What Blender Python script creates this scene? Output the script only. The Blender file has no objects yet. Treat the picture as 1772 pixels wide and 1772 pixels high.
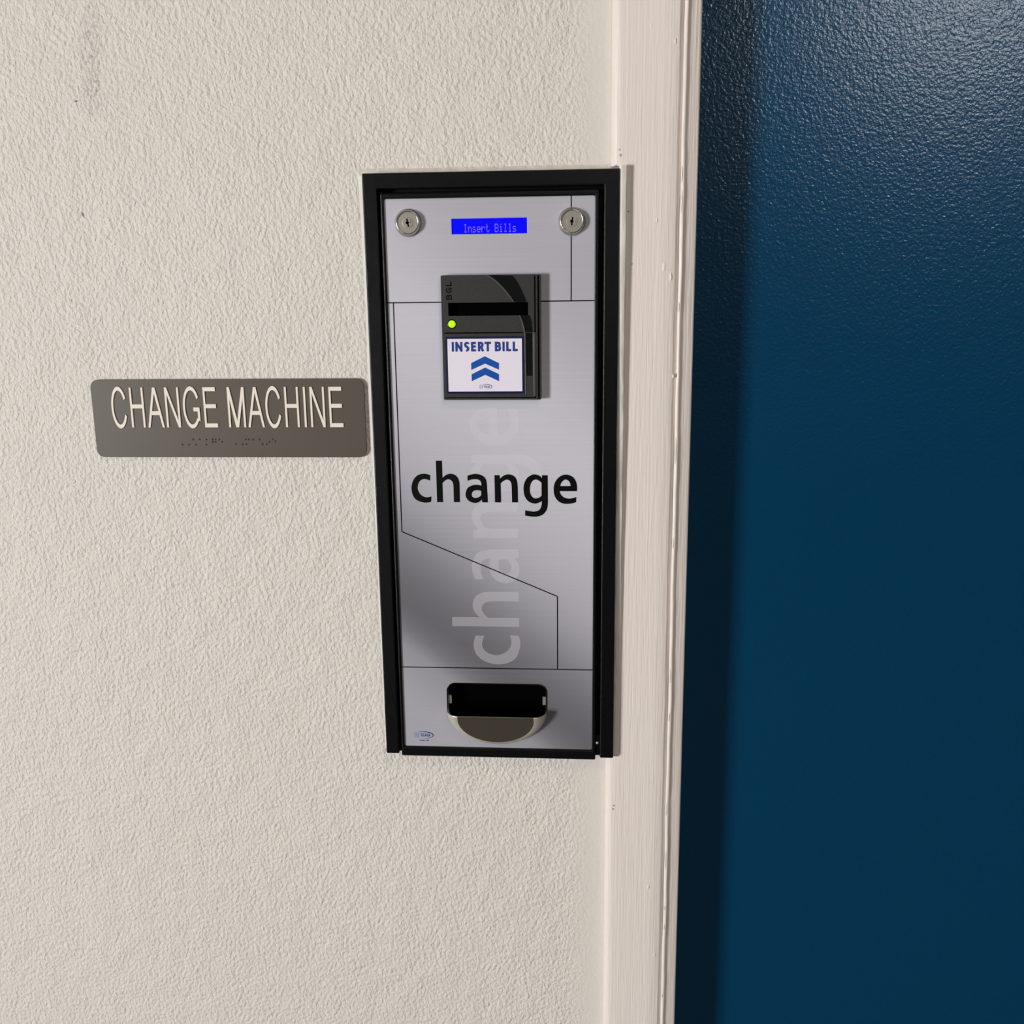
import bpy, bmesh, math, random
from mathutils import Vector, Matrix
from mathutils.geometry import tessellate_polygon

random.seed(7)
SC = bpy.context.scene
COL = SC.collection
EYE = 1.5            # camera height above the floor
DIST = 0.9           # camera distance from the wall plane (the wall is y = 0)
FPX = 1775.0         # focal length in pixels of the 1772 px frame
YAW, PITCH, ROLL = math.radians(4.35895), math.radians(13.08243), math.radians(0.71182)

# ------------------------------------------------------------------ camera
def cam_axes(a, b, c):
    cy, sy, cp, sp, cr, sr = math.cos(a), math.sin(a), math.cos(b), math.sin(b), math.cos(c), math.sin(c)
    r, d, f = Vector((1, 0, 0)), Vector((0, 0, -1)), Vector((0, 1, 0))
    f2 = cp * f + sp * d
    d2 = cp * d - sp * f
    r3 = cr * r + sr * d2
    d3 = cr * d2 - sr * r
    rz = lambda v: Vector((cy * v.x - sy * v.y, sy * v.x + cy * v.y, v.z))
    return rz(r3), rz(d3), rz(f2)
AR, AD, AF = cam_axes(YAW, PITCH, ROLL)
cam_data = bpy.data.cameras.new('camera')
cam_data.sensor_fit = 'HORIZONTAL'
cam_data.sensor_width = 36.0
cam_data.lens = 36.0 * FPX / 1772.0
cam_data.clip_start = 0.01
cam = bpy.data.objects.new('camera', cam_data)
COL.objects.link(cam)
m = Matrix((AR, -AD, -AF)).transposed().to_4x4()
m.translation = Vector((0, -DIST, EYE))
cam.matrix_world = m
SC.camera = cam

# ------------------------------------------------------------------ light and exposure
w = bpy.data.worlds.new('daylight'); SC.world = w
w.use_nodes = True
w.node_tree.nodes['Background'].inputs[0].default_value = (0.80, 0.88, 1.0, 1)
w.node_tree.nodes['Background'].inputs[1].default_value = 0.5

def area(name, loc, target, sx, sy, power, color):
    l = bpy.data.lights.new(name, 'AREA'); l.shape = 'RECTANGLE'
    l.size, l.size_y, l.energy, l.color = sx, sy, power, color
    o = bpy.data.objects.new(name, l); COL.objects.link(o)
    o.location = loc
    o.rotation_euler = (Vector(target) - Vector(loc)).to_track_quat('-Z', 'Z').to_euler()
    return o
# daylight through the glazed opening in the left wall
area('window_daylight', (-3.27, -3.0, 1.15), (0, -3.0, 1.15), 1.05, 1.8, 420, (1.0, 1.0, 0.992))
# high window over the entrance, behind and to the right of the photographer
area('high_window_daylight', (2.6, -6.56, 3.6), (2.6, 0, 3.6), 1.1, 0.8, 72, (0.97, 0.98, 1.0))
# warm ceiling fixture of the room
area('ceiling_lamp', (0.9, -2.1, 3.8), (0.9, -2.1, 0), 1.2, 0.6, 20, (1.0, 0.80, 0.58))

SC.view_settings.view_transform = 'Standard'
SC.view_settings.look = 'None'
SC.view_settings.gamma = 1.0
SC.view_settings.use_curve_mapping = False
SC.view_settings.exposure = 0.0

# ------------------------------------------------------------------ helpers
def U(px, py, h=0.0):
    """point of the photograph -> (x, z) in mm on the plane h mm in front of the wall; z is measured from eye level"""
    d = AR * ((px - 886) / FPX) + AD * ((py - 886) / FPX) + AF
    k = (DIST * 1000 - h) / d.y
    return (d.x * k, d.z * k)
def WP(x, z, h):
    return Vector((x / 1000, -h / 1000, EYE + z / 1000))
def lin(c):
    f = lambda v: v / 12.92 if v <= 0.04045 else ((v + 0.055) / 1.055) ** 2.4
    return tuple(f(v / 255.0) for v in c) + (1.0,)

def N(nt, t, **kw):
    n = nt.nodes.new(t)
    for k, v in kw.items():
        if hasattr(n, k): setattr(n, k, v)
        else: n.inputs[k].default_value = v
    return n
def mat(name, rgb, rough=0.5, metal=0.0, spec=0.5, bump=None, coat=0.0, emit=None, raw=False):
    M = bpy.data.materials.new(name); M.use_nodes = True
    nt = M.node_tree; b = nt.nodes['Principled BSDF']
    b.inputs['Base Color'].default_value = rgb if raw else lin(rgb)
    b.inputs['Roughness'].default_value = rough
    b.inputs['Metallic'].default_value = metal
    b.inputs['Specular IOR Level'].default_value = spec
    b.inputs['Coat Weight'].default_value = coat
    if emit:
        b.inputs['Emission Color'].default_value = lin(emit[0]); b.inputs['Emission Strength'].default_value = emit[1]
    if bump:
        sc, stretch, dist, detail = bump
        g = N(nt, 'ShaderNodeNewGeometry'); mp = N(nt, 'ShaderNodeMapping')
        mp.inputs['Scale'].default_value = stretch
        nt.links.new(g.outputs['Position'], mp.inputs['Vector'])
        n = N(nt, 'ShaderNodeTexNoise'); n.inputs['Scale'].default_value = sc; n.inputs['Detail'].default_value = detail
        nt.links.new(mp.outputs[0], n.inputs['Vector'])
        bp = N(nt, 'ShaderNodeBump'); bp.inputs['Strength'].default_value = 1.0; bp.inputs['Distance'].default_value = dist
        nt.links.new(n.outputs['Fac'], bp.inputs['Height']); nt.links.new(bp.outputs[0], b.inputs['Normal'])
    return M
def math_node(nt, op, a, b=None, clamp=False):
    n = nt.nodes.new('ShaderNodeMath'); n.operation = op; n.use_clamp = clamp
    for i, v in enumerate((a, b)):
        if v is None: continue
        if isinstance(v, (int, float)): n.inputs[i].default_value = v
        else: nt.links.new(v, n.inputs[i])
    return n.outputs[0]
def pos_xz(nt):
    g = N(nt, 'ShaderNodeNewGeometry'); s = N(nt, 'ShaderNodeSeparateXYZ')
    nt.links.new(g.outputs['Position'], s.inputs[0])
    return g.outputs['Position'], s.outputs[0], s.outputs[1], s.outputs[2]

class MB:
    """collects faces in (x mm, z mm, h mm) and links them as one mesh object"""
    def __init__(s): s.v = []; s.f = []; s.mi = []; s.lay = 0
    def add(s, verts, faces, mi=0):
        o = len(s.v); s.v += [WP(*p) for p in verts]
        for f in faces: s.f.append(tuple(i + o for i in f)); s.mi.append(mi)
    def prism(s, loops, h0, h1, mi=0, back=False):
        """polygon with holes; loops[0] outer; solid from h0 to h1"""
        flat = [p for l in loops for p in l]
        if h0 is None: s.lay += 1; h1 += 0.003 * (s.lay % 12)     # strokes of a print never share a plane
        tri = tessellate_polygon([[Vector((x, z, 0)) for x, z in l] for l in loops])
        n = len(flat)
        fixed = []
        for t in tri:
            a, b, c = (flat[i] for i in t)
            ar = (b[0] - a[0]) * (c[1] - a[1]) - (b[1] - a[1]) * (c[0] - a[0])
            if abs(ar) < 1e-12: continue
            fixed.append(tuple(t) if ar > 0 else (t[0], t[2], t[1]))   # seen from the front (+h)
        s.add([(x, z, h1) for x, z in flat], fixed, mi)
        if h0 is None or h0 == h1: return
        if back: s.add([(x, z, h0) for x, z in flat], [t[::-1] for t in fixed], mi)
        for li, l in enumerate(loops):
            ar = sum(l[i][0] * l[(i + 1) % len(l)][1] - l[(i + 1) % len(l)][0] * l[i][1] for i in range(len(l)))
            ccw = ar > 0
            k = len(l); vs = [(x, z, h0) for x, z in l] + [(x, z, h1) for x, z in l]
            fs = []
            for i in range(k):
                j = (i + 1) % k
                q = (i, j, j + k, i + k)
                fs.append(q if (ccw == (li == 0)) else q[::-1])
            s.add(vs, fs, mi)
    def box(s, x0, z0, x1, z1, h0, h1, mi=0):
        s.prism([[(x0, z0), (x1, z0), (x1, z1), (x0, z1)]], h0, h1, mi, back=True)
    def lathe(s, cx, cz, prof, n=48, mi=0, a0=0, a1=2 * math.pi):
        """profile of (radius, h), turned about the axis that leaves the wall"""
        vs, fs = [], []; k = len(prof)
        for i in range(n):
            t = a0 + (a1 - a0) * i / n
            for r, h in prof: vs.append((cx + r * math.cos(t), cz + r * math.sin(t), h))
        for i in range(n):
            j = (i + 1) % n
            for q in range(k - 1):
                fs.append((i * k + q, j * k + q, j * k + q + 1, i * k + q + 1))
        s.add(vs, fs, mi)
    def tube(s, pts, r, n=10, mi=0, closed=False):
        P3 = [Vector(p) for p in pts]; vs, fs = [], []; K = len(P3)
        for i, p in enumerate(P3):
            a = P3[(i - 1) % K] if (closed or i) else p
            b = P3[(i + 1) % K] if (closed or i < K - 1) else p
            t = (b - a).normalized()
            u = t.cross(Vector((0, 0, 1)))
            u = (u if u.length > 1e-3 else t.cross(Vector((0, 1, 0)))).normalized(); v = t.cross(u).normalized()
            for q in range(n):
                c = 2 * math.pi * q / n
                vs.append(tuple(p + u * (r * math.cos(c)) + v * (r * math.sin(c))))
        for i in range(K if closed else K - 1):
            j = (i + 1) % K
            for q in range(n):
                q2 = (q + 1) % n
                fs.append((i * n + q, i * n + q2, j * n + q2, j * n + q))
        s.add(vs, fs, mi)
    def build(s, name, mats, parent=None, bevel=None, smooth=False, seg=2, weld=True):
        if not isinstance(mats, (list, tuple)): mats = [mats]
        off = Vector((0, 0, 0)); p = parent
        while p is not None: off += p.location; p = p.parent
        me = bpy.data.meshes.new(name)
        me.from_pydata([v - off for v in s.v], [], s.f)
        for M_ in mats: me.materials.append(M_)
        for poly, mi in zip(me.polygons, s.mi): poly.material_index = mi; poly.use_smooth = smooth
        if weld:
            b = bmesh.new(); b.from_mesh(me)
            bmesh.ops.remove_doubles(b, verts=b.verts, dist=2e-6)
            b.to_mesh(me); b.free()
        me.update()
        o = bpy.data.objects.new(name, me); COL.objects.link(o)
        if parent: o.parent = parent
        if bevel:
            bm_ = o.modifiers.new('bevel', 'BEVEL'); bm_.width = bevel / 1000; bm_.segments = seg
            bm_.limit_method = 'ANGLE'; bm_.angle_limit = math.radians(40)
        return o
def thing(name, label, cat, x, z, h):
    o = bpy.data.objects.new(name, None); COL.objects.link(o)
    o.location = WP(x, z, h); o['label'] = label; o['category'] = cat
    o.empty_display_size = 0.02
    return o
def struct(o):
    o['kind'] = 'structure'; return o
def rect(x0, z0, x1, z1): return [(x0, z0), (x1, z0), (x1, z1), (x0, z1)]
def rrect(x0, z0, x1, z1, r, n=8, corners=(1, 1, 1, 1)):
    """rounded rectangle, counter-clockwise from bottom right"""
    out = []
    for k, (cx, cz, a) in enumerate(((x1 - r, z0 + r, -90), (x1 - r, z1 - r, 0), (x0 + r, z1 - r, 90), (x0 + r, z0 + r, 180))):
        if not corners[k]:
            out.append(((x1, z0), (x1, z1), (x0, z1), (x0, z0))[k]); continue
        for i in range(n + 1):
            t = math.radians(a + 90 * i / n); out.append((cx + r * math.cos(t), cz + r * math.sin(t)))
    return out
def circ(cx, cz, r, n=24, rz=None):
    return [(cx + r * math.cos(2 * math.pi * i / n), cz + (rz or r) * math.sin(2 * math.pi * i / n)) for i in range(n)]
def smooth_loop(pts, n=5):
    """pts: (x, y) smooth or (x, y, 1) corner; Catmull-Rom between corners"""
    K = len(pts); out = []
    for i in range(K):
        p0, p1, p2, p3 = pts[i - 1], pts[i], pts[(i + 1) % K], pts[(i + 2) % K]
        c1, c2 = len(p1) > 2, len(p2) > 2
        if c1 and c2: out.append(p1[:2]); continue
        t1 = ((p2[0] - p0[0]) / 2, (p2[1] - p0[1]) / 2); t2 = ((p3[0] - p1[0]) / 2, (p3[1] - p1[1]) / 2)
        if c1: t1 = (1.5 * (p2[0] - p1[0]) - t2[0] / 2, 1.5 * (p2[1] - p1[1]) - t2[1] / 2)
        if c2: t2 = (1.5 * (p2[0] - p1[0]) - t1[0] / 2, 1.5 * (p2[1] - p1[1]) - t1[1] / 2)
        for k in range(n):
            t = k / n; a, b, c, d = 2*t**3 - 3*t**2 + 1, t**3 - 2*t**2 + t, -2*t**3 + 3*t**2, t**3 - t**2
            out.append(tuple(a * p1[q] + b * t1[q] + c * p2[q] + d * t2[q] for q in (0, 1)))
    return out
def stroke(pts, wd, closed=False):
    """polyline -> list of overlapping quads/joints forming a stroke of width wd (mitred strip)"""
    K = len(pts); L, R = [], []
    for i in range(K):
        a = pts[i - 1] if (closed or i) else pts[i]; b = pts[(i + 1) % K] if (closed or i < K - 1) else pts[i]
        def nrm(p, q):
            dx, dz = q[0] - p[0], q[1] - p[1]; l = math.hypot(dx, dz) or 1; return (-dz / l, dx / l)
        n1 = nrm(a, pts[i]) if a != pts[i] else None; n2 = nrm(pts[i], b) if b != pts[i] else None
        n1 = n1 or n2; n2 = n2 or n1
        mx, mz = n1[0] + n2[0], n1[1] + n2[1]; l = math.hypot(mx, mz) or 1; mx /= l; mz /= l
        k = wd / 2 / max(0.45, mx * n1[0] + mz * n1[1])
        L.append((pts[i][0] + mx * k, pts[i][1] + mz * k)); R.append((pts[i][0] - mx * k, pts[i][1] - mz * k))
    return L + R[::-1]

# ------------------------------------------------------------------ materials
def wall_material():
    M = bpy.data.materials.new('textured_wall_paint'); M.use_nodes = True
    nt = M.node_tree; b = nt.nodes['Principled BSDF']; lk = nt.links.new
    P, X, Y, Z = pos_xz(nt)
    mp = N(nt, 'ShaderNodeMapping'); mp.inputs['Scale'].default_value = (1.0, 1.0, 0.8); mp.inputs['Rotation'].default_value = (0, 0.25, 0)
    lk(P, mp.inputs['Vector'])
    n1 = N(nt, 'ShaderNodeTexNoise'); n1.inputs['Scale'].default_value = 300; n1.inputs['Detail'].default_value = 2.5; n1.inputs['Roughness'].default_value = 0.5
    n2 = N(nt, 'ShaderNodeTexNoise'); n2.inputs['Scale'].default_value = 45; n2.inputs['Detail'].default_value = 1
    lk(mp.outputs[0], n1.inputs['Vector']); lk(P, n2.inputs['Vector'])
    # the roller stipple fades out where the brush cut in beside the door casing
    fade = N(nt, 'ShaderNodeMapRange'); fade.inputs['From Min'].default_value = 0.004; fade.inputs['From Max'].default_value = -0.02
    fade.inputs['To Min'].default_value = 0.2; fade.inputs['To Max'].default_value = 1.0
    lk(X, fade.inputs['Value'])
    hgt = math_node(nt, 'ADD', math_node(nt, 'MULTIPLY', n1.outputs['Fac'], 1.0), math_node(nt, 'MULTIPLY', n2.outputs['Fac'], 0.8))
    bp = N(nt, 'ShaderNodeBump'); bp.inputs['Distance'].default_value = 0.0022
    lk(fade.outputs[0], bp.inputs['Strength']); lk(hgt, bp.inputs['Height']); lk(bp.outputs[0], b.inputs['Normal'])
    # scuffs: a grey smudge high on the left and two small dark nicks
    def blob(px, py, rx, rz, rot=0.0):
        cx, cz = U(px, py); dx = math_node(nt, 'SUBTRACT', X, cx / 1000); dz = math_node(nt, 'SUBTRACT', Z, EYE + cz / 1000)
        if rot:
            c, s_ = math.cos(rot), math.sin(rot)
            ddx = math_node(nt, 'ADD', math_node(nt, 'MULTIPLY', dx, c), math_node(nt, 'MULTIPLY', dz, s_))
            dz = math_node(nt, 'SUBTRACT', math_node(nt, 'MULTIPLY', dz, c), math_node(nt, 'MULTIPLY', dx, s_)); dx = ddx
        a = math_node(nt, 'POWER', math_node(nt, 'DIVIDE', dx, rx / 1000), 2); c = math_node(nt, 'POWER', math_node(nt, 'DIVIDE', dz, rz / 1000), 2)
        return math_node(nt, 'SUBTRACT', 1.0, math_node(nt, 'ADD', a, c), clamp=True)
    sm = N(nt, 'ShaderNodeTexNoise'); sm.inputs['Scale'].default_value = 260; sm.inputs['Detail'].default_value = 4; lk(P, sm.inputs['Vector'])
    smn = N(nt, 'ShaderNodeMapRange'); smn.inputs['From Min'].default_value = 0.5; smn.inputs['From Max'].default_value = 0.72; lk(sm.outputs['Fac'], smn.inputs['Value'])
    s1 = math_node(nt, 'MULTIPLY', math_node(nt, 'ADD', blob(158, 75, 13, 42, -0.1), blob(163, 165, 12, 22)), math_node(nt, 'ADD', smn.outputs[0], 0.12))
    s2 = math_node(nt, 'ADD', blob(132, 175, 2.4, 0.8, 0.2), blob(143, 371, 1.4, 3.0, 0.3), clamp=True)
    dirt = math_node(nt, 'ADD', math_node(nt, 'MULTIPLY', s1, 0.5), math_node(nt, 'MULTIPLY', s2, 0.9), clamp=True)
    mot = N(nt, 'ShaderNodeTexNoise'); mot.inputs['Scale'].default_value = 7; mot.inputs['Detail'].default_value = 2; lk(P, mot.inputs['Vector'])
    base = N(nt, 'ShaderNodeMix', data_type='RGBA'); base.inputs[6].default_value = lin(WALL_A); base.inputs[7].default_value = lin(WALL_B)
    lk(mot.outputs['Fac'], base.inputs[0])
    mx = N(nt, 'ShaderNodeMix', data_type='RGBA'); mx.inputs[7].default_value = lin((70, 66, 60))
    lk(dirt, mx.inputs[0]); lk(base.outputs[2], mx.inputs[6]); lk(mx.outputs[2], b.inputs['Base Color'])
    b.inputs['Roughness'].default_value = 0.55; b.inputs['Specular IOR Level'].default_value = 0.35
    return M
WALL_A, WALL_B = (221, 215, 206), (227, 220, 211)

def trim_material():
    M = mat('white_brushed_gloss_paint', (234, 223, 215), rough=0.38, spec=0.45, bump=(560, (1.0, 1.0, 0.04), 0.0005, 3))
    nt = M.node_tree; b = nt.nodes['Principled BSDF']; lk = nt.links.new
    P, X, Y, Z = pos_xz(nt)
    tot = None
    for px, py, r in ((1072, 259, 0.9), (1074, 269, 1.1), (1066, 288, 1.6), (1081, 292, 1.5), (1062.5, 1393, 0.9), (1061, 1399, 1.0),
                      (1094, 457, 0.7), (1087, 366, 0.8)):
        cx, cz = U(px, py, 7)
        dx = math_node(nt, 'SUBTRACT', X, cx / 1000); dz = math_node(nt, 'SUBTRACT', Z, EYE + cz / 1000)
        d = math_node(nt, 'SQRT', math_node(nt, 'ADD', math_node(nt, 'MULTIPLY', dx, dx), math_node(nt, 'MULTIPLY', dz, dz)))
        k = math_node(nt, 'LESS_THAN', d, r / 1000)
        tot = k if tot is None else math_node(nt, 'ADD', tot, k, clamp=True)
    ns = N(nt, 'ShaderNodeTexNoise'); ns.inputs['Scale'].default_value = 1500; lk(P, ns.inputs['Vector'])
    tot = math_node(nt, 'MULTIPLY', tot, math_node(nt, 'GREATER_THAN', ns.outputs['Fac'], 0.46))
    mx = N(nt, 'ShaderNodeMix', data_type='RGBA'); mx.inputs[6].default_value = b.inputs['Base Color'].default_value
    mx.inputs[7].default_value = lin((86, 82, 70)); lk(tot, mx.inputs[0]); lk(mx.outputs[2], b.inputs['Base Color'])
    return M

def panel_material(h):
    """silver decal: base colour runs in one diagonal sweep of greys, with fine horizontal print lines"""
    M = bpy.data.materials.new('silver_decal'); M.use_nodes = True
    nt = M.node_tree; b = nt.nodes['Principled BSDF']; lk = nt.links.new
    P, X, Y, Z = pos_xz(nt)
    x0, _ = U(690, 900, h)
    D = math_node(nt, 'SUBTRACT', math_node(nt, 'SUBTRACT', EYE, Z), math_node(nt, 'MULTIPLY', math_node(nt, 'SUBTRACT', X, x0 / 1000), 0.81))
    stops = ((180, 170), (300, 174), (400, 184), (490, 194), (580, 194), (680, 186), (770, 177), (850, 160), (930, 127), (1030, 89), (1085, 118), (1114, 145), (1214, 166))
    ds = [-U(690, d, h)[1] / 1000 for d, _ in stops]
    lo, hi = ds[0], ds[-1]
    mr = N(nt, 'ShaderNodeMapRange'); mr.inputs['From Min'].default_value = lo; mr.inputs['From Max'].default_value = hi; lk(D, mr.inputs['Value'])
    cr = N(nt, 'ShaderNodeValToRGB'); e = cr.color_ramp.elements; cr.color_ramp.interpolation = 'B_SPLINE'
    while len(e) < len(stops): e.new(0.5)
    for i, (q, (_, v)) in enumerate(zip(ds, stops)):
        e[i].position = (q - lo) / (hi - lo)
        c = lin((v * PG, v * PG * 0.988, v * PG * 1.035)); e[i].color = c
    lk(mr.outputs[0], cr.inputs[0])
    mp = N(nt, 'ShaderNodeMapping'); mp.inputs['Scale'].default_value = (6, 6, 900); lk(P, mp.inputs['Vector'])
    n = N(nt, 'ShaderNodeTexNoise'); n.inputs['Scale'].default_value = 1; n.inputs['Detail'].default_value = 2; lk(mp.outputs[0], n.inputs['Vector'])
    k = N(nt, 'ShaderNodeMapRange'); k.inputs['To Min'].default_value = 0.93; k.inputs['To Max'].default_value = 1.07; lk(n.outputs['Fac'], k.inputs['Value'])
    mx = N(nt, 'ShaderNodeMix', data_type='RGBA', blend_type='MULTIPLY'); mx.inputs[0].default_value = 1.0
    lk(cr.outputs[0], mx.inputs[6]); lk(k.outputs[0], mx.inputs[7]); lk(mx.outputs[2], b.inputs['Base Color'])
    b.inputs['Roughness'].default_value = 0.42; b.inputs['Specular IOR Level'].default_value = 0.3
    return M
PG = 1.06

def door_material():
    M = bpy.data.materials.new('blue_gloss_door_paint'); M.use_nodes = True
    nt = M.node_tree; b = nt.nodes['Principled BSDF']; lk = nt.links.new
    P, X, Y, Z = pos_xz(nt)
    n1 = N(nt, 'ShaderNodeTexNoise'); n1.inputs['Scale'].default_value = 400; n1.inputs['Detail'].default_value = 1.5; lk(P, n1.inputs['Vector'])
    bp = N(nt, 'ShaderNodeBump'); bp.inputs['Distance'].default_value = 0.00030; bp.inputs['Strength'].default_value = 1.0
    lk(n1.outputs['Fac'], bp.inputs['Height']); lk(bp.outputs[0], b.inputs['Normal'])
    b.inputs['Base Color'].default_value = lin((0, 57, 88))
    b.inputs['Roughness'].default_value = 0.22; b.inputs['Specular IOR Level'].default_value = 0.5
    return M

MAT = dict(
    wall=wall_material(), trim=trim_material(), door=door_material(),
    room=mat('plain_room_paint', (76, 78, 80), rough=0.8, spec=0.2),
    floor=mat('floor_tile', (62, 58, 54), rough=0.7, spec=0.3),
    caulk=mat('white_filler', (226, 221, 212), rough=0.5, bump=(120, (1, 1, 0.3), 0.002, 2)),
    black=mat('black_powder_coat', (9, 9, 10), rough=0.27, spec=0.32, bump=(2500, (1, 1, 1), 0.00012, 1)),
    hole=mat('unlit_black', (3, 3, 3), rough=0.9, spec=0.02),
    chrome=mat('chrome', (212, 208, 202), rough=0.2, metal=0.9),
    rim=mat('brightened_nickel_rim', (226, 218, 202), rough=0.4, metal=0.55),  # rim coloured lighter than the cup to imitate its bright reflection
    dull=mat('worn_nickel', (176, 168, 156), rough=0.42, metal=0.65),
    cup=mat('worn_chrome_cup', (206, 197, 180), rough=0.2, metal=0.96),
    plastic=mat('black_textured_plastic', (41, 39, 38), rough=0.5, spec=0.4, bump=(1800, (1, 1, 1), 0.0003, 2)),
    rib=mat('plastic_edge_highlight', (74, 73, 72), rough=0.4, spec=0.5),  # lighter grey than the plastic, paints the highlights along moulded edges
    gloss=mat('black_gloss_plastic', (18, 18, 19), rough=0.16, spec=0.5),
    ink=mat('black_print', (6, 5, 6), rough=0.45, spec=0.15),
    screen=mat('blue_screen', (0, 0, 60), rough=0.3, spec=0.3, emit=((0, 0, 255), 0.95)),
    digits=mat('lit_screen_dots', (60, 50, 90), rough=0.4, emit=((128, 92, 255), 0.9)),
    led=mat('green_lamp', (120, 170, 20), rough=0.25, emit=((188, 255, 20), 0.85)),
    sticker=mat('white_sticker', (240, 232, 244), rough=0.4, spec=0.3),
    navy=mat('navy_print', (18, 24, 60), rough=0.4, spec=0.3),
    blue=mat('blue_print', (20, 84, 172), rough=0.4, spec=0.3),
    blueink=mat('blue_letter_print', (42, 66, 140), rough=0.4, spec=0.3),
    lilac=mat('pale_blue_print', (138, 138, 180), rough=0.4, spec=0.3),
    logo=mat('logo_blue_print', (52, 70, 140), rough=0.4, spec=0.3),
    signplate=mat('brown_grey_sign_plastic', (84, 75, 65), rough=0.45, spec=0.45),
    signletter=mat('cream_raised_letter', (244, 233, 218), rough=0.5, spec=0.3),
)
def ghost_material():
    M = bpy.data.materials.new('translucent_white_print'); M.use_nodes = True
    nt = M.node_tree; b = nt.nodes['Principled BSDF']
    b.inputs['Base Color'].default_value = lin((252, 247, 253)); b.inputs['Roughness'].default_value = 0.42
    b.inputs['Specular IOR Level'].default_value = 0.3
    b.inputs['Alpha'].default_value = 0.25
    return M
MAT['ghost'] = ghost_material()

# ------------------------------------------------------------------ setting
XO0 = 0.5 * (U(1217.8, 0, 2)[0] + U(1168, 1690, 2)[0])     # door opening, left side
XO1 = XO0 + 915
ZTOP, ZBOT = 540.0, -1500.0                                # top of the opening, floor
CEIL = 2650.0
XL, XR, YB = -3200.0, 3400.0, -6600.0
# machine outline on its own front plane
HF = 15.6                                                  # flange front
x_l = 0.5 * (U(627.3, 305, HF)[0] + U(667.2, 1300, HF)[0]); x_r = 0.5 * (U(1071.3, 300, HF)[0] + U(1062.1, 1308, HF)[0])
z_t = 0.5 * (U(640, 299.3, HF)[1] + U(1060, 291.7, HF)[1]); z_b = 0.5 * (U(672, 1305.8, HF)[1] + U(1056, 1314.3, HF)[1])

b = MB()
b.prism([[(XL, ZBOT), (XO0 - 8, ZBOT), (XO0 - 8, ZTOP + 8), (XO1 + 8, ZTOP + 8), (XO1 + 8, ZBOT), (XR, ZBOT), (XR, CEIL), (XL, CEIL)],
         rect(x_l + 8, z_b + 8, x_r - 8, z_t - 8)[::-1]], -150, 0)
struct(b.build('wall_back', MAT['wall']))
b = MB(); YBm = -YB
# left wall with its window opening
b2 = MB()
def wall_x(mb, x, x2, y0, y1, z0, z1):
    mb.prism([rect(min(x, x2), z0, max(x, x2), z1)], y0, y1, back=True)
wy0, wy1, wz0, wz1 = 2450, 3550, -1280, 580
wall_x(b2, XL - 100, XL, 0, wy0, ZBOT, CEIL); wall_x(b2, XL - 100, XL, wy1, YBm, ZBOT, CEIL)
wall_x(b2, XL - 100, XL, wy0, wy1, ZBOT, wz0); wall_x(b2, XL - 100, XL, wy0, wy1, wz1, CEIL)
struct(b2.build('wall_left', MAT['room'], weld=False))
b = MB(); wall_x(b, XR, XR + 100, 0, YBm, ZBOT, CEIL); struct(b.build('wall_right', MAT['room']))
HW = (1930, 1540, 3170, 2460)                               # high window in the opposite wall
b = MB(); b.prism([rect(XL, ZBOT, XR, CEIL), rect(*HW)[::-1]], YBm, YBm + 100, back=True); struct(b.build('wall_front', MAT['room']))
b = MB(); b.prism([rect(*HW), rect(HW[0] + 40, HW[1] + 40, HW[2] - 40, HW[3] - 40)[::-1]], YBm - 12, YBm + 60, back=True); struct(b.build('window_2', MAT['trim']))
b = MB(); b.box(XL - 100, ZBOT - 60, XR + 100, ZBOT, -160, YBm + 100); struct(b.build('floor', MAT['floor']))
b = MB(); b.box(XL - 100, CEIL, XR + 100, CEIL + 60, -160, YBm + 100); struct(b.build('ceiling', MAT['room']))
b = MB()
for q in ((wy0, wy0 + 40, wz0, wz1), (wy1 - 40, wy1, wz0, wz1), (wy0 + 40, wy1 - 40, wz0, wz0 + 40), (wy0 + 40, wy1 - 40, wz1 - 40, wz1)):
    wall_x(b, XL - 60, XL + 12, q[0], q[1], q[2], q[3])
struct(b.build('window_1', MAT['trim'], weld=False))

# door casing: moulded board with a rounded outer edge, a paint-clogged groove on its inner edge
HC = 8.0
xc0 = 0.5 * (U(1056.5, 0, 0)[0] + U(1045.5, 1772, 0)[0])
xn = x_r + 6.0                                             # notch beside the machine
def casing_profile(xs, jit):
    W = XO0
    return [(xs, 0.0), (xs + 0.2, 2.0), (xs + 0.9, 4.2), (xs + 2.2, 6.0), (xs + 4.0, 7.2), (xs + 6.2, 7.8), (xs + 8.5, HC),
            (xs + 16, HC), (W - 30, HC), (W - 18.5 + jit[0], HC), (W - 17.2 + jit[0], HC - 0.5), (W - 15.2 + jit[1], HC - 3.0), (W - 14.4 + jit[1], HC - 3.2)]
def extrude_profile(mb, zs, prof_fn, mi=0):
    P0 = [prof_fn(z) for z in zs]; k = len(P0[0])
    vs = [(x, z, h) for z, pr in zip(zs, P0) for x, h in pr]
    fs = []
    for i in range(len(zs) - 1):
        for q in range(k - 1): fs.append((i * k + q, i * k + q + 1, (i + 1) * k + q + 1, (i + 1) * k + q))
    mb.add(vs, fs, mi)
JN = {}
def jit(z, s, amp):
    """slow uneven paint line"""
    return amp * (math.sin(z * 0.031 + s) + 0.6 * math.sin(z * 0.083 + 2.1 * s) + 0.35 * math.sin(z * 0.21 + 3.7 * s)) / 1.9
zs_all = [ZBOT + 4 * i for i in range(int((ZTOP - ZBOT) / 4) + 1)]
zc_t, zc_b = z_t + 2.5, z_b - 0.5
b = MB()
f_full = lambda z: casing_profile(xc0, (jit(z, 1, 0.35), jit(z, 4, 0.5)))
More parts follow.
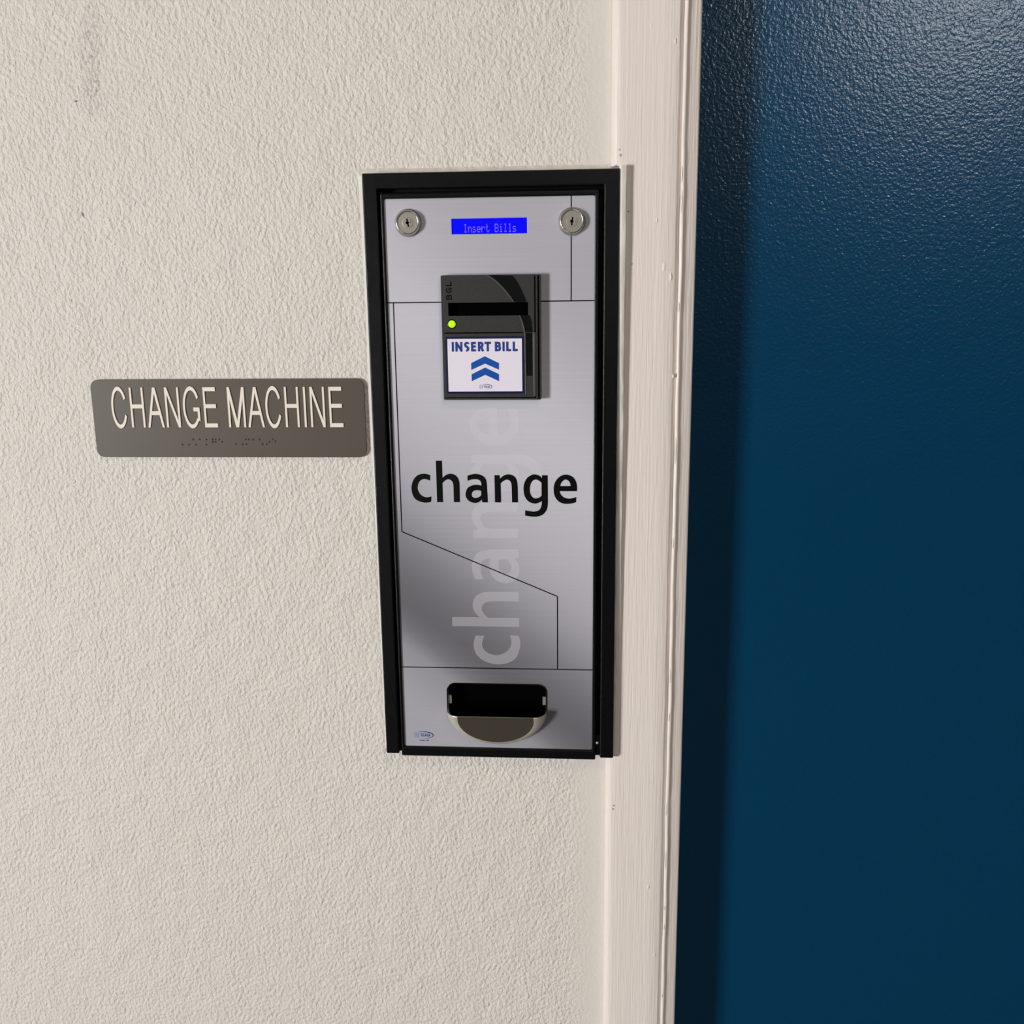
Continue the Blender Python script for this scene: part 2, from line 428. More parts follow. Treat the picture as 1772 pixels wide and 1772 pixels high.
f_notch = lambda z: [(xn, 0.0)] * 3 + [(xn, 3.0), (xn, HC - 0.3), (xn + 0.4, HC)] + casing_profile(xc0, (jit(z, 1, 0.35), jit(z, 4, 0.5)))[6:]
def f_notch2(z):
    p = casing_profile(xc0, (jit(z, 1, 0.35), jit(z, 4, 0.5)))
    return [(xn, 0.0), (xn, 1.0), (xn, 2.0), (xn, 4.0), (xn, HC - 0.3), (xn + 0.3, HC)] + [(max(x, xn + 0.6), h) for x, h in p[6:]]
extrude_profile(b, [z for z in zs_all if z > zc_t + 1][::1] and [zc_t] + [z for z in zs_all if z > zc_t + 1], f_full)
extrude_profile(b, [zc_b] + [z for z in zs_all if zc_b + 1 < z < zc_t - 1] + [zc_t], f_notch2)
extrude_profile(b, [z for z in zs_all if z < zc_b - 1] + [zc_b], f_full)
# ends of the notch
b.add([(xc0, zc_t, 0), (xn, zc_t, 0), (xn, zc_t, HC), (xc0 + 8.5, zc_t, HC), (xc0 + 2.2, zc_t, 6)], [(0, 1, 2, 3, 4)])
b.add([(xc0, zc_b, 0), (xn, zc_b, 0), (xn, zc_b, HC), (xc0 + 8.5, zc_b, HC), (xc0 + 2.2, zc_b, 6)], [(4, 3, 2, 1, 0)])
# head and far leg of the casing
b.box(xc0, ZTOP, XO1 + (XO0 - xc0), ZTOP + 62, 0, HC)
b.box(XO1 + 14.4, ZBOT, XO1 + (XO0 - xc0), ZTOP, 0, HC)
def drip(mb, px, py, rx_, rz_, hh, h0=HC):
    cx, cz = U(px, py, h0); vs, fs = [], []; n, k = 12, 4
    for q in range(k + 1):
        f = q / k * math.pi / 2
        for i in range(n):
            t = 2 * math.pi * i / n; vs.append((cx + rx_ * math.cos(f) * math.cos(t), cz + rz_ * math.cos(f) * math.sin(t), h0 - 0.15 + hh * math.sin(f)))
    for q in range(k):
        for i in range(n): fs.append((q * n + i, q * n + (i + 1) % n, (q + 1) * n + (i + 1) % n, (q + 1) * n + i))
    mb.add(vs, fs)
for px, py, rx_, rz_, hh in ((1169, 71, 1.0, 2.4, 0.9), (1127, 43, 0.8, 2.0, 0.35), (1137, 381, 0.8, 2.0, 0.8), (1161, 479, 1.2, 3.6, 1.0), (1149, 462, 1.6, 4.0, 0.5),
                             (1165, 651, 0.9, 2.0, 1.0), (1122, 1535, 1.0, 2.4, 0.9), (1133, 1652, 0.7, 2.6, 0.7)):
    drip(b, px, py, rx_, rz_, hh)
for f, rz_ in ((0.197, 11), (0.17, 7), (0.30, 5), (0.44, 14), (0.53, 6), (0.66, 8), (0.70, 5), (0.79, 8), (0.84, 11), (0.886, 3), (0.905, 4), (0.972, 2.5)):
    z = U(1180, 1772 * f, 5)[1]                         # runs of paint clinging to the old bead
    px = 0
    cx = XO0 - 13.4 + jit(z, 7, 0.45); vs, fs = [], []; n, k = 12, 4
    for q in range(k + 1):
        g = q / k * math.pi / 2
        for i in range(n):
            t = 2 * math.pi * i / n; vs.append((cx + 1.0 * math.cos(g) * math.cos(t), z + rz_ * math.cos(g) * math.sin(t), HC - 2.2 + 1.3 * math.sin(g)))
    for q in range(k):
        for i in range(n): fs.append((q * n + i, q * n + (i + 1) % n, (q + 1) * n + (i + 1) % n, (q + 1) * n + i))
    b.add(vs, fs)
struct(b.build('trim_1', MAT['trim'], smooth=True, weld=False))

# jamb: bead of old paint, front edge strip and the return towards the door
def jamb_profile(z):
    j = jit(z, 4, 0.5); k = jit(z, 7, 0.45); W = XO0
    return [(W - 14.6 + j, HC - 3.6), (W - 13.6 + k, HC - 1.9), (W - 12.6 + k, HC - 1.3), (W - 11.4 + k, HC - 1.7), (W - 10.2 + k * 0.6, HC - 3.4),
            (W - 9.4, HC - 3.9), (W - 5, HC - 4.9), (W - 1.2, HC - 5.9), (W - 0.3, HC - 6.4), (W, HC - 7.2), (W, -20), (W, -150)]
b = MB(); extrude_profile(b, zs_all, jamb_profile)
b.box(XO0, ZTOP, XO1, ZTOP + 8, -150, 2); b.box(XO1, ZBOT, XO1 + 14, ZTOP, -150, 3)
struct(b.build('trim_2', MAT['trim'], smooth=True, weld=False))

# door slab, closed, set back in the frame
b = MB(); b.box(XO0 + 1.5, ZBOT + 6, XO1 - 2, ZTOP - 3, -88, -46)
struct(b.build('door_1', MAT['door'], bevel=1.0))

# smooth band of filler round the machine
b = MB()
HB = lambda z: 8.7 + 5.4 * min(1.0, max(0.0, (z - zc_b - 60) / (zc_t - zc_b - 110))) ** 0.7   # thick at the top, thin below
def strip(mb, pts0, pts1, jamp, hA, hB_):
    pass
zs = [z_b + (z_t - z_b) * i / 90 for i in range(91)]
extrude_profile(b, zs, lambda z: [(x_l - 6.0 * (0.55 + 0.45 * (z - z_b) / (z_t - z_b)) + jit(z, 2, 0.5), 0.0), (x_l - 3.6 + jit(z, 3, 0.3), 1.3), (x_l - 1.6, 2.6), (x_l + 0.6, 3.6), (x_l + 1.2, 3.7)])
xs = [x_l - 4 + (x_r + 4 - x_l) * i / 40 for i in range(41)]
vs, fs = [], []
for x in xs:
    j = jit(x * 3, 5, 0.5)
    vs += [(x, z_t - 1.0, 4.0), (x, z_t + 1.4, 3.2), (x, z_t + 3.2 + j * 0.4, 1.6), (x, z_t + 5.0 + j, 0.0)]
for i in range(40):
    for q in range(3): fs.append((i * 4 + q, (i + 1) * 4 + q, (i + 1) * 4 + q + 1, i * 4 + q + 1))
b.add(vs, fs)
zs2 = [zc_b + 3 + (zc_t - zc_b - 3) * i / 90 for i in range(91)]
extrude_profile(b, zs2, lambda z: [(x_r - 0.6, 7.5), (x_r + 0.2, HB(z)), (x_r + 2.5, HB(z) + 0.1), (x_r + 5.0 + jit(z, 6, 0.25), HB(z) - 0.25), (x_r + 5.9 + jit(z, 6, 0.25), HB(z) - 0.7), (x_r + 6.1 + jit(z, 6, 0.2), HC - 1.0)])
for zz, s in ((zs2[0], 1), (zs2[-1], -1)):
    q = [(x_r - 0.6, zz, 0), (x_r + 6.0, zz, 0), (x_r + 6.0, zz, HB(zz) - 0.8), (x_r + 5.2, zz, HB(zz) - 0.3), (x_r + 0.2, zz, HB(zz))]
    b.add(q, [(0, 1, 2, 3, 4)])
struct(b.build('trim_3', MAT['caulk'], smooth=True, weld=False))

# ------------------------------------------------------------------ change machine
HP = 11.2        # decal panel front
HR = 13.3       # door rim front
mach = thing('change_machine', 'tall black-framed coin change machine with silver front set into the wall beside the blue door', 'change machine', (x_l + x_r) / 2, z_b, 0)
avg = lambda *a: sum(a) / len(a)
fi_l = avg(U(651.5, 330, HF)[0], U(690.5, 1290, HF)[0]); fi_r = avg(U(1045, 330, HF)[0], U(1038.5, 1290, HF)[0]); fi_t = avg(U(660, 325.5, HF)[1], U(1040, 321.5, HF)[1])
b = MB(); b.prism([[(x_l, z_b + 1.2), (fi_l, z_b + 1.2), (fi_l, fi_t), (fi_r, fi_t), (fi_r, z_b + 1.2), (x_r, z_b + 1.2), (x_r, z_t), (x_l, z_t)]], 0.0, HF, back=True)
b.prism([rect(x_l + 1, z_b + 1.6, x_r - 1, z_t - 1), rect(x_l + 26, z_b + 14, x_r - 26, z_t - 26)[::-1]], 0.2, 1.4)
fr = b.build('outer_frame', MAT['black'], mach, bevel=1.9, seg=5)
s_x, s_z = U(675, 1227, HF)
b = MB(); b.prism([rrect(s_x - 5, s_z - 5.5, s_x + 5, s_z + 5.5, 1)], HF - 0.2, HF + 0.25); b.build('embossed_tag', MAT['gloss'], fr)
# cabinet behind the door
b = MB(); b.box(x_l + 9, z_b + 9, x_r - 9, z_t - 9, -118, -3.0); b.build('cabinet', MAT['hole'], mach)

pl = avg(U(663.8, 344.5, HP)[0], U(701.3, 1289.7, HP)[0]); pr = avg(U(1030.5, 338.2, HP)[0], U(1023.8, 1297.4, HP)[0])
pt = avg(U(664, 344.5, HP)[1], U(1030, 338.6, HP)[1]); pb = avg(U(701.3, 1289.7, HP)[1], U(1023.8, 1297.4, HP)[1])
d_l = avg(U(656, 345, HR)[0], U(694.5, 1280, HR)[0]); d_r = avg(U(1036.5, 345, HR)[0], U(1031, 1280, HR)[0])
d_t = avg(U(660, 333, HR)[1], U(1035, 328, HR)[1]); d_b = avg(U(700, 1307.5, HR)[1], U(1030, 1316, HR)[1])
# openings in the panel
c_x0, c_z1 = U(773, 1182, HP); c_x1, _ = U(946, 1184, HP)
c_zl = U(860, 1228, HP)[1]                                    # level of the cup's lip
cx_, R_ = (c_x0 + c_x1) / 2, (c_x1 - c_x0) / 2
cup_open = [p for p in rrect(c_x0 + 0.8, c_zl - 20, c_x1 - 0.8, c_z1 - 0.6, 7) if p[1] > c_zl - 1] + \
           [(cx_ + (R_ - 1.0) * math.cos(t), c_zl + 27 * math.sin(t)) for t in [math.pi + math.pi * i / 24 for i in range(25)]]
s0 = U(780, 378, HP - 1); s1 = U(912.5, 404.5, HP - 1)
s_t = avg(U(782, 378.3, HP)[1], U(911, 376.5, HP)[1]); s_b = avg(U(782, 405.5, HP)[1], U(911, 404, HP)[1])
s_l, s_r = avg(U(780.8, 380, HP)[0], U(781.3, 404, HP)[0]), avg(U(912, 378, HP)[0], U(912, 403, HP)[0])
for xa, xb in ((fi_l - 1, d_l + 1), (d_r - 1, fi_r + 1)):     # returns of the frame behind the door's lower corners
    b = MB(); b.box(xa, z_b + 2.0, xb, z_b + 22, 1.0, 11.0); b.build('frame_return', MAT['black'], fr)
b = MB(); b.prism([rect(d_l, d_b, d_r, d_t), rect(pl, pb, pr, pt)[::-1]], -2.0, HR, back=True)
door = b.build('door_frame', MAT['black'], mach, bevel=1.5, seg=4)
rx, rz = U(1035, 1285.5, HR); b = MB(); b.lathe(rx - 0.8, rz, [(1.5, HR - 0.2), (1.4, HR + 0.3), (0.9, HR + 0.8), (0.01, HR + 1.0)], 16); b.build('rivet', MAT['dull'], door, smooth=True)
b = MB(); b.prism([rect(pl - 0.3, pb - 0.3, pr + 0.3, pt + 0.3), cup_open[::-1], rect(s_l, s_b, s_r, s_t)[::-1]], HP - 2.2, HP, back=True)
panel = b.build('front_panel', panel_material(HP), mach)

# --- printing on the panel
LINE = 0.95
def pline(mb, a, c, wd=LINE, h=HP + 0.10):
    mb.prism([stroke([a, c], wd)], None, h)
b = MB()
u = lambda x, y: U(x, y, HP)
L1x = avg(u(988.5, 345)[0], u(988.5, 515)[0]); L2z = avg(u(672, 523)[1], u(1028, 521.3)[1])
L3x = avg(u(680.8, 530)[0], u(695.4, 915)[0]); L4a = (L3x, u(695.4, 920)[1]); L5x = avg(u(964.5, 1035)[0], u(964.8, 1155)[0]); L4b = (L5x, u(964.5, 1032)[1])
L6z = avg(u(697, 1153.7)[1], u(1023, 1159.5)[1])
for a, c in (((L1x, pt), (L1x, L2z)), ((pl, L2z), (pr, L2z)), ((L3x, L2z), L4a), (L4a, L4b), (L4b, (L5x, L6z)), ((pl, L6z), (pr, L6z))): pline(b, a, c)
b.build('printed_lines', MAT['ink'], panel)

z1 = lambda p: (700 + p[0] / 11.075, 780 + p[1] / 11.075) + tuple(p[2:])
z2 = lambda p: (850 + p[0] / 11.075, 780 + p[1] / 11.075) + tuple(p[2:])
GLYPHS = [
 (z1, [[(492,468,1),(375,440),(250,470),(165,570),(133,710),(160,850),(235,945),(390,995),(512,975,1),(515,875,1),(410,890),(315,845),(262,760),(252,690),(280,600),(335,552),(400,543),(492,572,1)]]),
 (z1, [[(600,190,1),(718,190,1),(728,520,1),(795,463),(885,440),(985,475),(1045,570),(1057,700,1),(1064,985,1),(947,985,1),(938,680,1),(915,590),(850,548),(785,565),(727,622,1),(740,985,1),(625,985,1)]]),
 (z1, [[(1205,480,1),(1280,453),(1380,443),(1490,475),(1560,550),(1584,700,1),(1598,990,1),(1490,990,1),(1483,935,1),(1420,985),(1340,1000),(1240,965),(1180,890),(1172,810),(1205,720),(1280,670),(1380,650),(1474,668,1),(1463,600),(1430,560),(1360,545),(1280,553),(1210,580,1)],
       [(1470,770,1),(1400,755),(1330,768),(1290,815),(1292,865),(1320,895),(1370,905),(1430,885),(1470,850,1)]]),
 (z2, [[(62,467,1),(160,467,1),(168,535,1),(240,475),(330,452),(430,480),(490,560),(508,690,1),(515,990,1),(400,990,1),(392,690,1),(375,600),(320,555),(250,570),(183,625,1),(190,990,1),(72,990,1)]]),
 (z2, [[(975,468,1),(1083,470,1),(1087,1000,1),(1068,1120),(1000,1215),(900,1258),(800,1263),(650,1243,1),(650,1140,1),(760,1160),(830,1163),(910,1140),(958,1070),(970,965,1),(900,1000),(830,1012),(730,980),(650,890),(620,750),(635,620),(690,520),(770,465),(840,452),(920,475),(972,525,1)],
       [(965,615,1),(910,570),(850,552),(790,580),(752,650),(740,740),(755,830),(800,895),(850,912),(910,900),(965,860,1)]]),
 (z2, [[(1640,775,1),(1645,700),(1625,590),(1560,500),(1440,455),(1320,490),(1230,590),(1197,720),(1215,860),(1280,960),(1370,1008),(1460,1018),(1550,1008),(1628,985,1),(1630,885,1),(1560,908),(1470,915),(1390,890),(1330,830),(1315,775,1)],
       [(1325,675,1),(1345,610),(1390,565),(1430,552),(1480,575),(1510,620),(1520,675,1)]]),
]
WORD = []
for fn, loops in GLYPHS:
    WORD.append([[u(*p) for p in smooth_loop([fn(q) for q in lp], 6)] for lp in loops])
# straighten the baseline of the traced word
b = MB()
for g in WORD: b.prism(g, None, HP + 0.16)
b.build('black_lettering', MAT['ink'], panel)['label'] = 'large black word change across the silver panel'
# the same word again, larger, turned upright in translucent print
allp = [p for g in WORD for l in g for p in l]
wx0, wx1 = min(p[0] for p in allp), max(p[0] for p in allp)
base = avg(u(756, 869)[1], u(844, 869.4)[1]); asc = u(765, 797)[1]
gz0, gz1 = u(860, 1149.5)[1], u(870, 704.5)[1]
sc = (gz1 - gz0) / (wx1 - wx0)
gbx = avg(u(898.8, 1077)[0], u(896.5, 920)[0]); gtx = u(782.3, 1078)[0]
sc2 = (gbx - gtx) / (asc - base)
b = MB()
for g in WORD:
    b.prism([[(gbx - (z - base) * sc2, gz0 + (x - wx0) * sc) for x, z in l] for l in g], None, HP + 0.06)
b.build('ghost_lettering', MAT['ghost'], panel)['label'] = 'pale upright word change printed up the panel'

# --- stroke alphabet in a unit box
GL = {
 'I': [[(.5, 0), (.5, 1)]], 'N': [[(0, 0), (0, 1)], [(1, 0), (1, 1)], [(0.02, 1), (0.98, 0)]],
 'S': [smooth_loop([(.92,.86),(.7,.98),(.4,1.0),(.12,.88),(.08,.72),(.28,.57),(.62,.46),(.93,.3),(.9,.12),(.62,0.0),(.3,.01),(.04,.13)], 3)[:-5]],
 'E': [[(0, 0), (0, 1)], [(0, 1), (1, 1)], [(0, .52), (.92, .52)], [(0, 0), (1, 0)]],
 'R': [[(0, 0), (0, 1)], [(0, 1), (.55, 1), (.88, .9), (.95, .74), (.85, .56), (.55, .47), (0, .47)], [(.5, .47), (.98, 0)]],
 'T': [[(.5, 0), (.5, 1)], [(0, 1), (1, 1)]],
 'B': [[(0, 0), (0, 1)], [(0, 1), (.5, 1), (.85, .92), (.92, .76), (.8, .6), (.5, .54), (0, .54)], [(.5, .54), (.9, .45), (1, .27), (.88, .07), (.5, 0), (0, 0)]],
 'L': [[(0, 1), (0, 0)], [(0, 0), (1, 0)]],
 'A': [[(0, 0), (.5, 1)], [(.5, 1), (1, 0)], [(.18, .33), (.82, .33)]],
 'G': [smooth_loop([(.95,.82),(.7,.98),(.35,.96),(.06,.7),(.03,.35),(.25,.04),(.65,0),(.95,.15)], 3)[:-4], [(.95, 0), (.95, .45)], [(.95, .45), (.55, .45)]],
}
def letter(mb, ch, x0, z0, x1, zt, wd, h, mi=0, rot=None):
    for st in GL[ch]:
        hw = wd / 2
        pts = []
        for a, c in st:
            pts.append((x0 + hw + a * (x1 - x0 - wd), z0 + hw + c * (zt - z0 - wd)))
        if len(pts) == 2:      # run straight strokes out to the box edge
            (ax, az), (bx, bz) = pts; l = math.hypot(bx - ax, bz - az) or 1
            e = hw * 0.98; dx, dz = (bx - ax) / l * e, (bz - az) / l * e
            pts = [(ax - dx, az - dz), (bx + dx, bz + dz)]
        if rot: pts = [rot(p) for p in pts]
        mb.prism([stroke(pts, wd)], None, h, mi)
def oval_logo(mb, cx, cz, w_, h_, H, mi_ring, mi_pale, textmi, under=True):
    """oval swoosh open on its left with a small word inside"""
    pts_o, pts_i = [], []
    for i in range(41):
        t = math.radians(118 - 205 * i / 40)
        k = 1 - abs(i - 17) / 28
        th = h_ * 0.16 * max(0.25, k)
        pts_o.append((cx + w_ / 2 * math.cos(t), cz + h_ / 2 * math.sin(t)))
        pts_i.append((cx + (w_ / 2 - th) * math.cos(t), cz + (h_ / 2 - th) * math.sin(t)))
    for i in range(40):
        mb.prism([[pts_o[i], pts_o[i + 1], pts_i[i + 1], pts_i[i]]], None, H, mi_ring)
    x = cx - w_ * 0.17; lw = w_ * 0.088; zt, zb = cz + h_ * 0.2, cz - h_ * 0.2
    for ch in 'SEAGA':
        letter(mb, ch, x, zb, x + lw, zt, w_ * 0.026, H + 0.02, textmi); x += lw * 1.17
    for k, q in enumerate((0.0, 0.09, 0.18)):          # the pale coin arcs on the left
        ar = [(cx - w_ * (0.40 - q) + w_ * 0.06 * math.cos(math.radians(a)), cz + h_ * 0.36 * math.sin(math.radians(a))) for a in range(100, 261, 16)]
        for i in range(len(ar) - 1): mb.prism([stroke([ar[i], ar[i + 1]], w_ * 0.035)], None, H, mi_pale)
    if under:
        x = cx - w_ * 0.22
        for ch in 'SEAGABIN'[:5] + 'I' + 'LAN':
            letter(mb, ch, x, cz - h_ * 0.82, x + w_ * 0.042, cz - h_ * 0.64, w_ * 0.014, H, mi_ring); x += w_ * 0.052
lx, lz = u(733.5, 1271.8)
b = MB(); oval_logo(b, lx, lz, 18.8, 7.4, HP + 0.10, 0, 1, 0); b.build('maker_logo', [MAT['logo'], MAT['lilac']], panel)['label'] = 'small blue oval logo at the lower left corner'

# --- display
b = MB(); b.box(s_l - 1, s_b - 1, s_r + 1, s_t + 1, HP - 3.4, HP - 1.0)
disp = b.build('display', MAT['screen'], mach); disp['label'] = 'blue lit text display'
FONT = {'I': '01110 00100 00100 00100 00100 00100 01110', 'n': '00000 00000 10110 11001 10001 10001 10001', 's': '00000 00000 01110 10000 01110 00001 11110',
        'e': '00000 00000 01110 10001 11111 10000 01110', 'r': '00000 00000 10110 11001 10000 10000 10000', 't': '01000 01000 11100 01000 01000 01001 00110',
        'B': '11110 10001 10001 11110 10001 10001 11110', 'i': '00100 00000 01100 00100 00100 00100 01110', 'l': '01100 00100 00100 00100 00100 00100 01110', ' ': '00000 ' * 7}
tx0, tzt = U(802, 388, HP - 1); tx1, tzb = U(893.5, 401.2, HP - 1)
pw = (tx1 - tx0) / 71.0; ph = (tzt - tzb) / 7.0
b = MB()
for ci, ch in enumerate('Insert Bills'):
    for r_, row in enumerate(FONT[ch].split()):
        for k, v in enumerate(row):
            if v == '1':
                x = tx0 + (ci * 6 + k) * pw; z = tzt - (r_ + 1) * ph
                b.prism([rect(x + 0.04, z + 0.06, x + pw - 0.04, z + ph - 0.06)], None, HP - 0.9)
b.build('display_text', MAT['digits'], disp)['label'] = 'lit words Insert Bills'

# --- locks
def lock(px, py, turn, label):
    cx, cz = U(px, py, HP + 4)
    b = MB(); b.lathe(cx, cz, [(11.6, HP - 0.5), (11.7, HP + 0.5), (11.5, HP + 1.0), (10.4, HP + 1.6), (10.1, HP + 2.2), (9.9, HP + 4.6), (9.5, HP + 5.2), (9.0, HP + 5.3), (8.6, HP + 5.0), (8.5, HP + 4.2)], 64)
    lk_ = b.build('lock', MAT['chrome'], mach, smooth=True); lk_['label'] = label
    b = MB(); b.prism([circ(cx, cz, 8.6, 48)], None, HP + 4.4)
    b.lathe(cx, cz, [(4.6, HP + 4.4), (4.5, HP + 4.75), (4.2, HP + 4.8), (0.01, HP + 4.85)], 32)
    b.build('lock_cylinder', MAT['dull'], lk_)
    b = MB(); c, s = math.cos(turn), math.sin(turn)
    rt = lambda p: (cx + p[0] * c - p[1] * s, cz + p[0] * s + p[1] * c)
    key = [(-.6, 3.4), (.5, 3.4), (.5, 1.0), (1.3, .6), (1.3, -.6), (.7, -.9), (1.1, -3.2), (-.1, -3.4), (-.4, -1.2), (-1.5, -.6), (-1.5, .7), (-.6, 1.1)]
    b.prism([[rt(p) for p in key]], HP + 4.0, HP + 4.95); b.build('keyway', MAT['hole'], lk_)
    b = MB(); q = rt((2.3, 0.6)); b.lathe(q[0], q[1], [(0.9, HP + 4.6), (0.8, HP + 5.2), (0.4, HP + 5.5), (0.01, HP + 5.6)], 12); b.build('lock_pin', MAT['chrome'], lk_, smooth=True)
lock(705.3, 385.5, 0.12, 'left chrome key lock')
lock(989.8, 383.0, -0.2, 'right chrome key lock')

# --- bill acceptor
HV = HP + 7.0
v_l = avg(U(762, 485, HV)[0], U(768.5, 685, HV)[0]); v_r = avg(U(937, 485, HV)[0], U(935.5, 685, HV)[0])
v_t = avg(U(765, 476, HV)[1], U(934, 475, HV)[1]); v_b = avg(U(770, 692.3, HV)[1], U(934, 691.5, HV)[1])
v = lambda x, y: U(x, y, HV)
q_l, q_t = v(775.3, 524); q_r, q_b = v(914, 545.5); q_t = avg(q_t, v(900, 523.2)[1]); q_l = avg(q_l, v(776, 540)[0])
b = MB(); b.prism([rrect(v_l, v_b, v_r, v_t, 1.2, 3), rect(q_l, q_b, q_r, q_t)[::-1]], HP - 0.1, HV, back=True)
acc = b.build('bill_acceptor', MAT['plastic'], mach, bevel=1.0, seg=3); acc['label'] = 'black plastic bill acceptor in the upper middle'
b = MB(); b.box(q_l - 1, q_b - 1, q_r + 1, q_t + 1, HP + 0.1, HP + 1.0); b.build('bill_slot', MAT['hole'], acc)
b = MB(); lxx, lzz = v(781.8, 560.8)
b.lathe(lxx, lzz, [(4.0, HV + 0.0), (4.0, HV + 0.25), (3.2, HV + 0.3), (3.1, HV - 0.2)], 32); b.build('lamp_bezel', MAT['gloss'], acc, smooth=True)
b = MB(); b.lathe(lxx, lzz, [(3.1, HV - 0.1), (3.0, HV + 0.5), (2.3, HV + 1.1), (1.2, HV + 1.45), (0.01, HV + 1.5)], 32); b.build('indicator_lamp', MAT['led'], acc, smooth=True)
acc.children[-1]['label'] = 'glowing yellow-green lamp'
zc = lambda p: (840 + p[0] / 7.7, 470 + p[1] / 7.707)           # traced on the enlarged corner of the acceptor
b = MB()
inner = [(25, 45), (130, 118), (230, 210), (310, 300), (385, 405)]
outer = [(545, 405), (520, 330), (470, 220), (420, 130), (355, 52)]
b.prism([[v(*zc(p)) for p in smooth_loop([(25, 45, 1)] + inner[1:-1] + [(385, 405, 1), (545, 405, 1)] + outer[1:-1] + [(355, 52, 1)], 5)]], HV - 0.1, HV + 0.22)
b.prism([[v(*zc(p)) for p in smooth_loop([(455, 582, 1), (490, 680), (522, 805, 1), (628, 805, 1), (618, 690), (590, 582, 1)], 5)]], HV - 0.1, HV + 0.22)
b.prism([[v(*zc(p)) for p in [(540, 815), (548, 1390), (625, 1390), (622, 815)]]], HV - 0.1, HV + 0.22)
b.build('gloss_band', MAT['gloss'], acc)
b = MB()       # raised rib along the right of the sticker and moulding edge lines, highlights painted in lighter grey
b.prism([[v(*zc(p)) for p in [(632, 812), (645, 1660), (672, 1660), (668, 812)]]], HV - 0.1, HV + 0.6)
b.prism([[v(*zc(p)) for p in smooth_loop([(8, 45, 1), (120, 125), (215, 215), (300, 315), (372, 405, 1), (385, 405, 1), (312, 300), (230, 203), (135, 112), (30, 42, 1)], 4)]], HV - 0.1, HV + 0.5)
b.prism([[v(*zc(p)) for p in smooth_loop([(450, 582, 1), (490, 690), (518, 805, 1), (530, 805, 1), (502, 685), (463, 582, 1)], 4)]], HV - 0.1, HV + 0.5)
b.prism([[v(*zc(p)) for p in [(522, 815), (535, 1640), (546, 1640), (533, 815)]]], HV - 0.1, HV + 0.5)
b.build('moulded_rib', MAT['rib'], acc, bevel=0.2)
b = MB()
ga, gb = v(768.5, 576.5), v(905, 575.8)
b.prism([rect(ga[0], ga[1] - 0.5, gb[0], ga[1] + 0.5)], None, HV + 0.03)
gx = avg(v(926.5, 480)[0], v(925.5, 690)[0]); b.prism([rect(gx - 0.6, v_b + 1.5, gx + 0.6, v_t - 1.2)], None, HV + 0.03)
gx2 = gx + 3.0; b.prism([rect(gx2 - 0.8, v_b + 1.0, gx2 + 0.8, v_t - 1.0)], None, HV + 0.03)
gz = v(850, 688)[1]; b.prism([rect(v_l + 1, gz - 0.4, gx, gz + 0.4)], None, HV + 0.03)
b.build('seam', MAT['hole'], acc)
# small moulded mark, read from the bottom up
b = MB(); z8 = lambda x, y: v(755 + x / 14.76, 470 + y / 14.77)
o0 = z8(400, 720); o1 = z8(400, 215); hgt = abs(o0[0] - z8(225, 720)[0]); wl = (o1[1] - o0[1]) / 3.2
for i, ch in enumerate('BGL'):
    x0 = i * wl * 1.1
    letter(b, ch, x0, 0, x0 + wl * 0.85, hgt * 0.85, 1.0, HV + 0.05, 0, rot=lambda p: (o0[0] - p[1] - 0.12 * p[0] * 0, o0[1] + p[0]))
b.build('moulded_mark', MAT['gloss'], acc)
# instruction sticker
zs_ = lambda x, y: v(765 + x / 11.813, 575 + y / 11.817)
k0, k1 = avg(zs_(62, 200)[0], zs_(105, 1200)[0]), avg(zs_(1678, 200)[0], zs_(1672, 1200)[0]); k2, k3 = avg(zs_(400, 1262)[1], zs_(1500, 1245)[1]), avg(zs_(200, 92)[1], zs_(1500, 85)[1])
w0, w1 = avg(zs_(102, 200)[0], zs_(140, 1150)[0]), avg(zs_(1630, 200)[0], zs_(1642, 1150)[0]); w2, w3 = avg(zs_(200, 1212)[1], zs_(1500, 1205)[1]), avg(zs_(200, 135)[1], zs_(1500, 128)[1])
b = MB(); b.prism([rrect(k0, k2, k1, k3, 0.8, 3)], HV - 0.05, HV + 0.25); b.prism([rect(w0, w2, w1, w3)], None, HV + 0.29, 1)
stk = b.build('instruction_sticker', [MAT['navy'], MAT['sticker']], acc); stk['label'] = 'white sticker with a navy edge reading INSERT BILL'
b = MB()
zt_, zb_ = zs_(850, 193)[1], zs_(850, 392)[1]
wd = abs(zs_(240, 300)[0] - zs_(200, 300)[0])
for ch, a, c in (('I', 200, 242), ('N', 272, 418), ('S', 445, 562), ('E', 592, 695), ('R', 732, 855), ('T', 868, 1002), ('B', 1078, 1208), ('I', 1238, 1278), ('L', 1310, 1412), ('L', 1443, 1548)):
    x0 = zs_(a, 300)[0]; x1 = zs_(c, 300)[0]
    letter(b, ch, x0, zb_, x1, zt_, wd * 1.2, HV + 0.34)
b.build('sticker_lettering', MAT['blueink'], stk)
stk_letters = stk.children[-1]
b = MB()
for q in ([(595, 630), (872, 490), (1165, 630), (1165, 765), (880, 640), (597, 770)], [(603, 860), (880, 720), (1165, 855), (1168, 1000), (885, 870), (608, 1000)]):
    b.prism([[zs_(*p) for p in q]], None, HV + 0.34)
ch_ = b.build('sticker_arrows', MAT['blue'], stk)
lx2, lz2 = zs_(895, 1112)
b = MB(); oval_logo(b, lx2, lz2, 11.3, 4.5, HV + 0.34, 0, 1, 0, under=False); b.build('sticker_logo', [MAT['logo'], MAT['lilac']], stk)
for o in list(stk.children):          # keep three levels: the sticker's prints hang beside it on the acceptor
    o.parent = acc

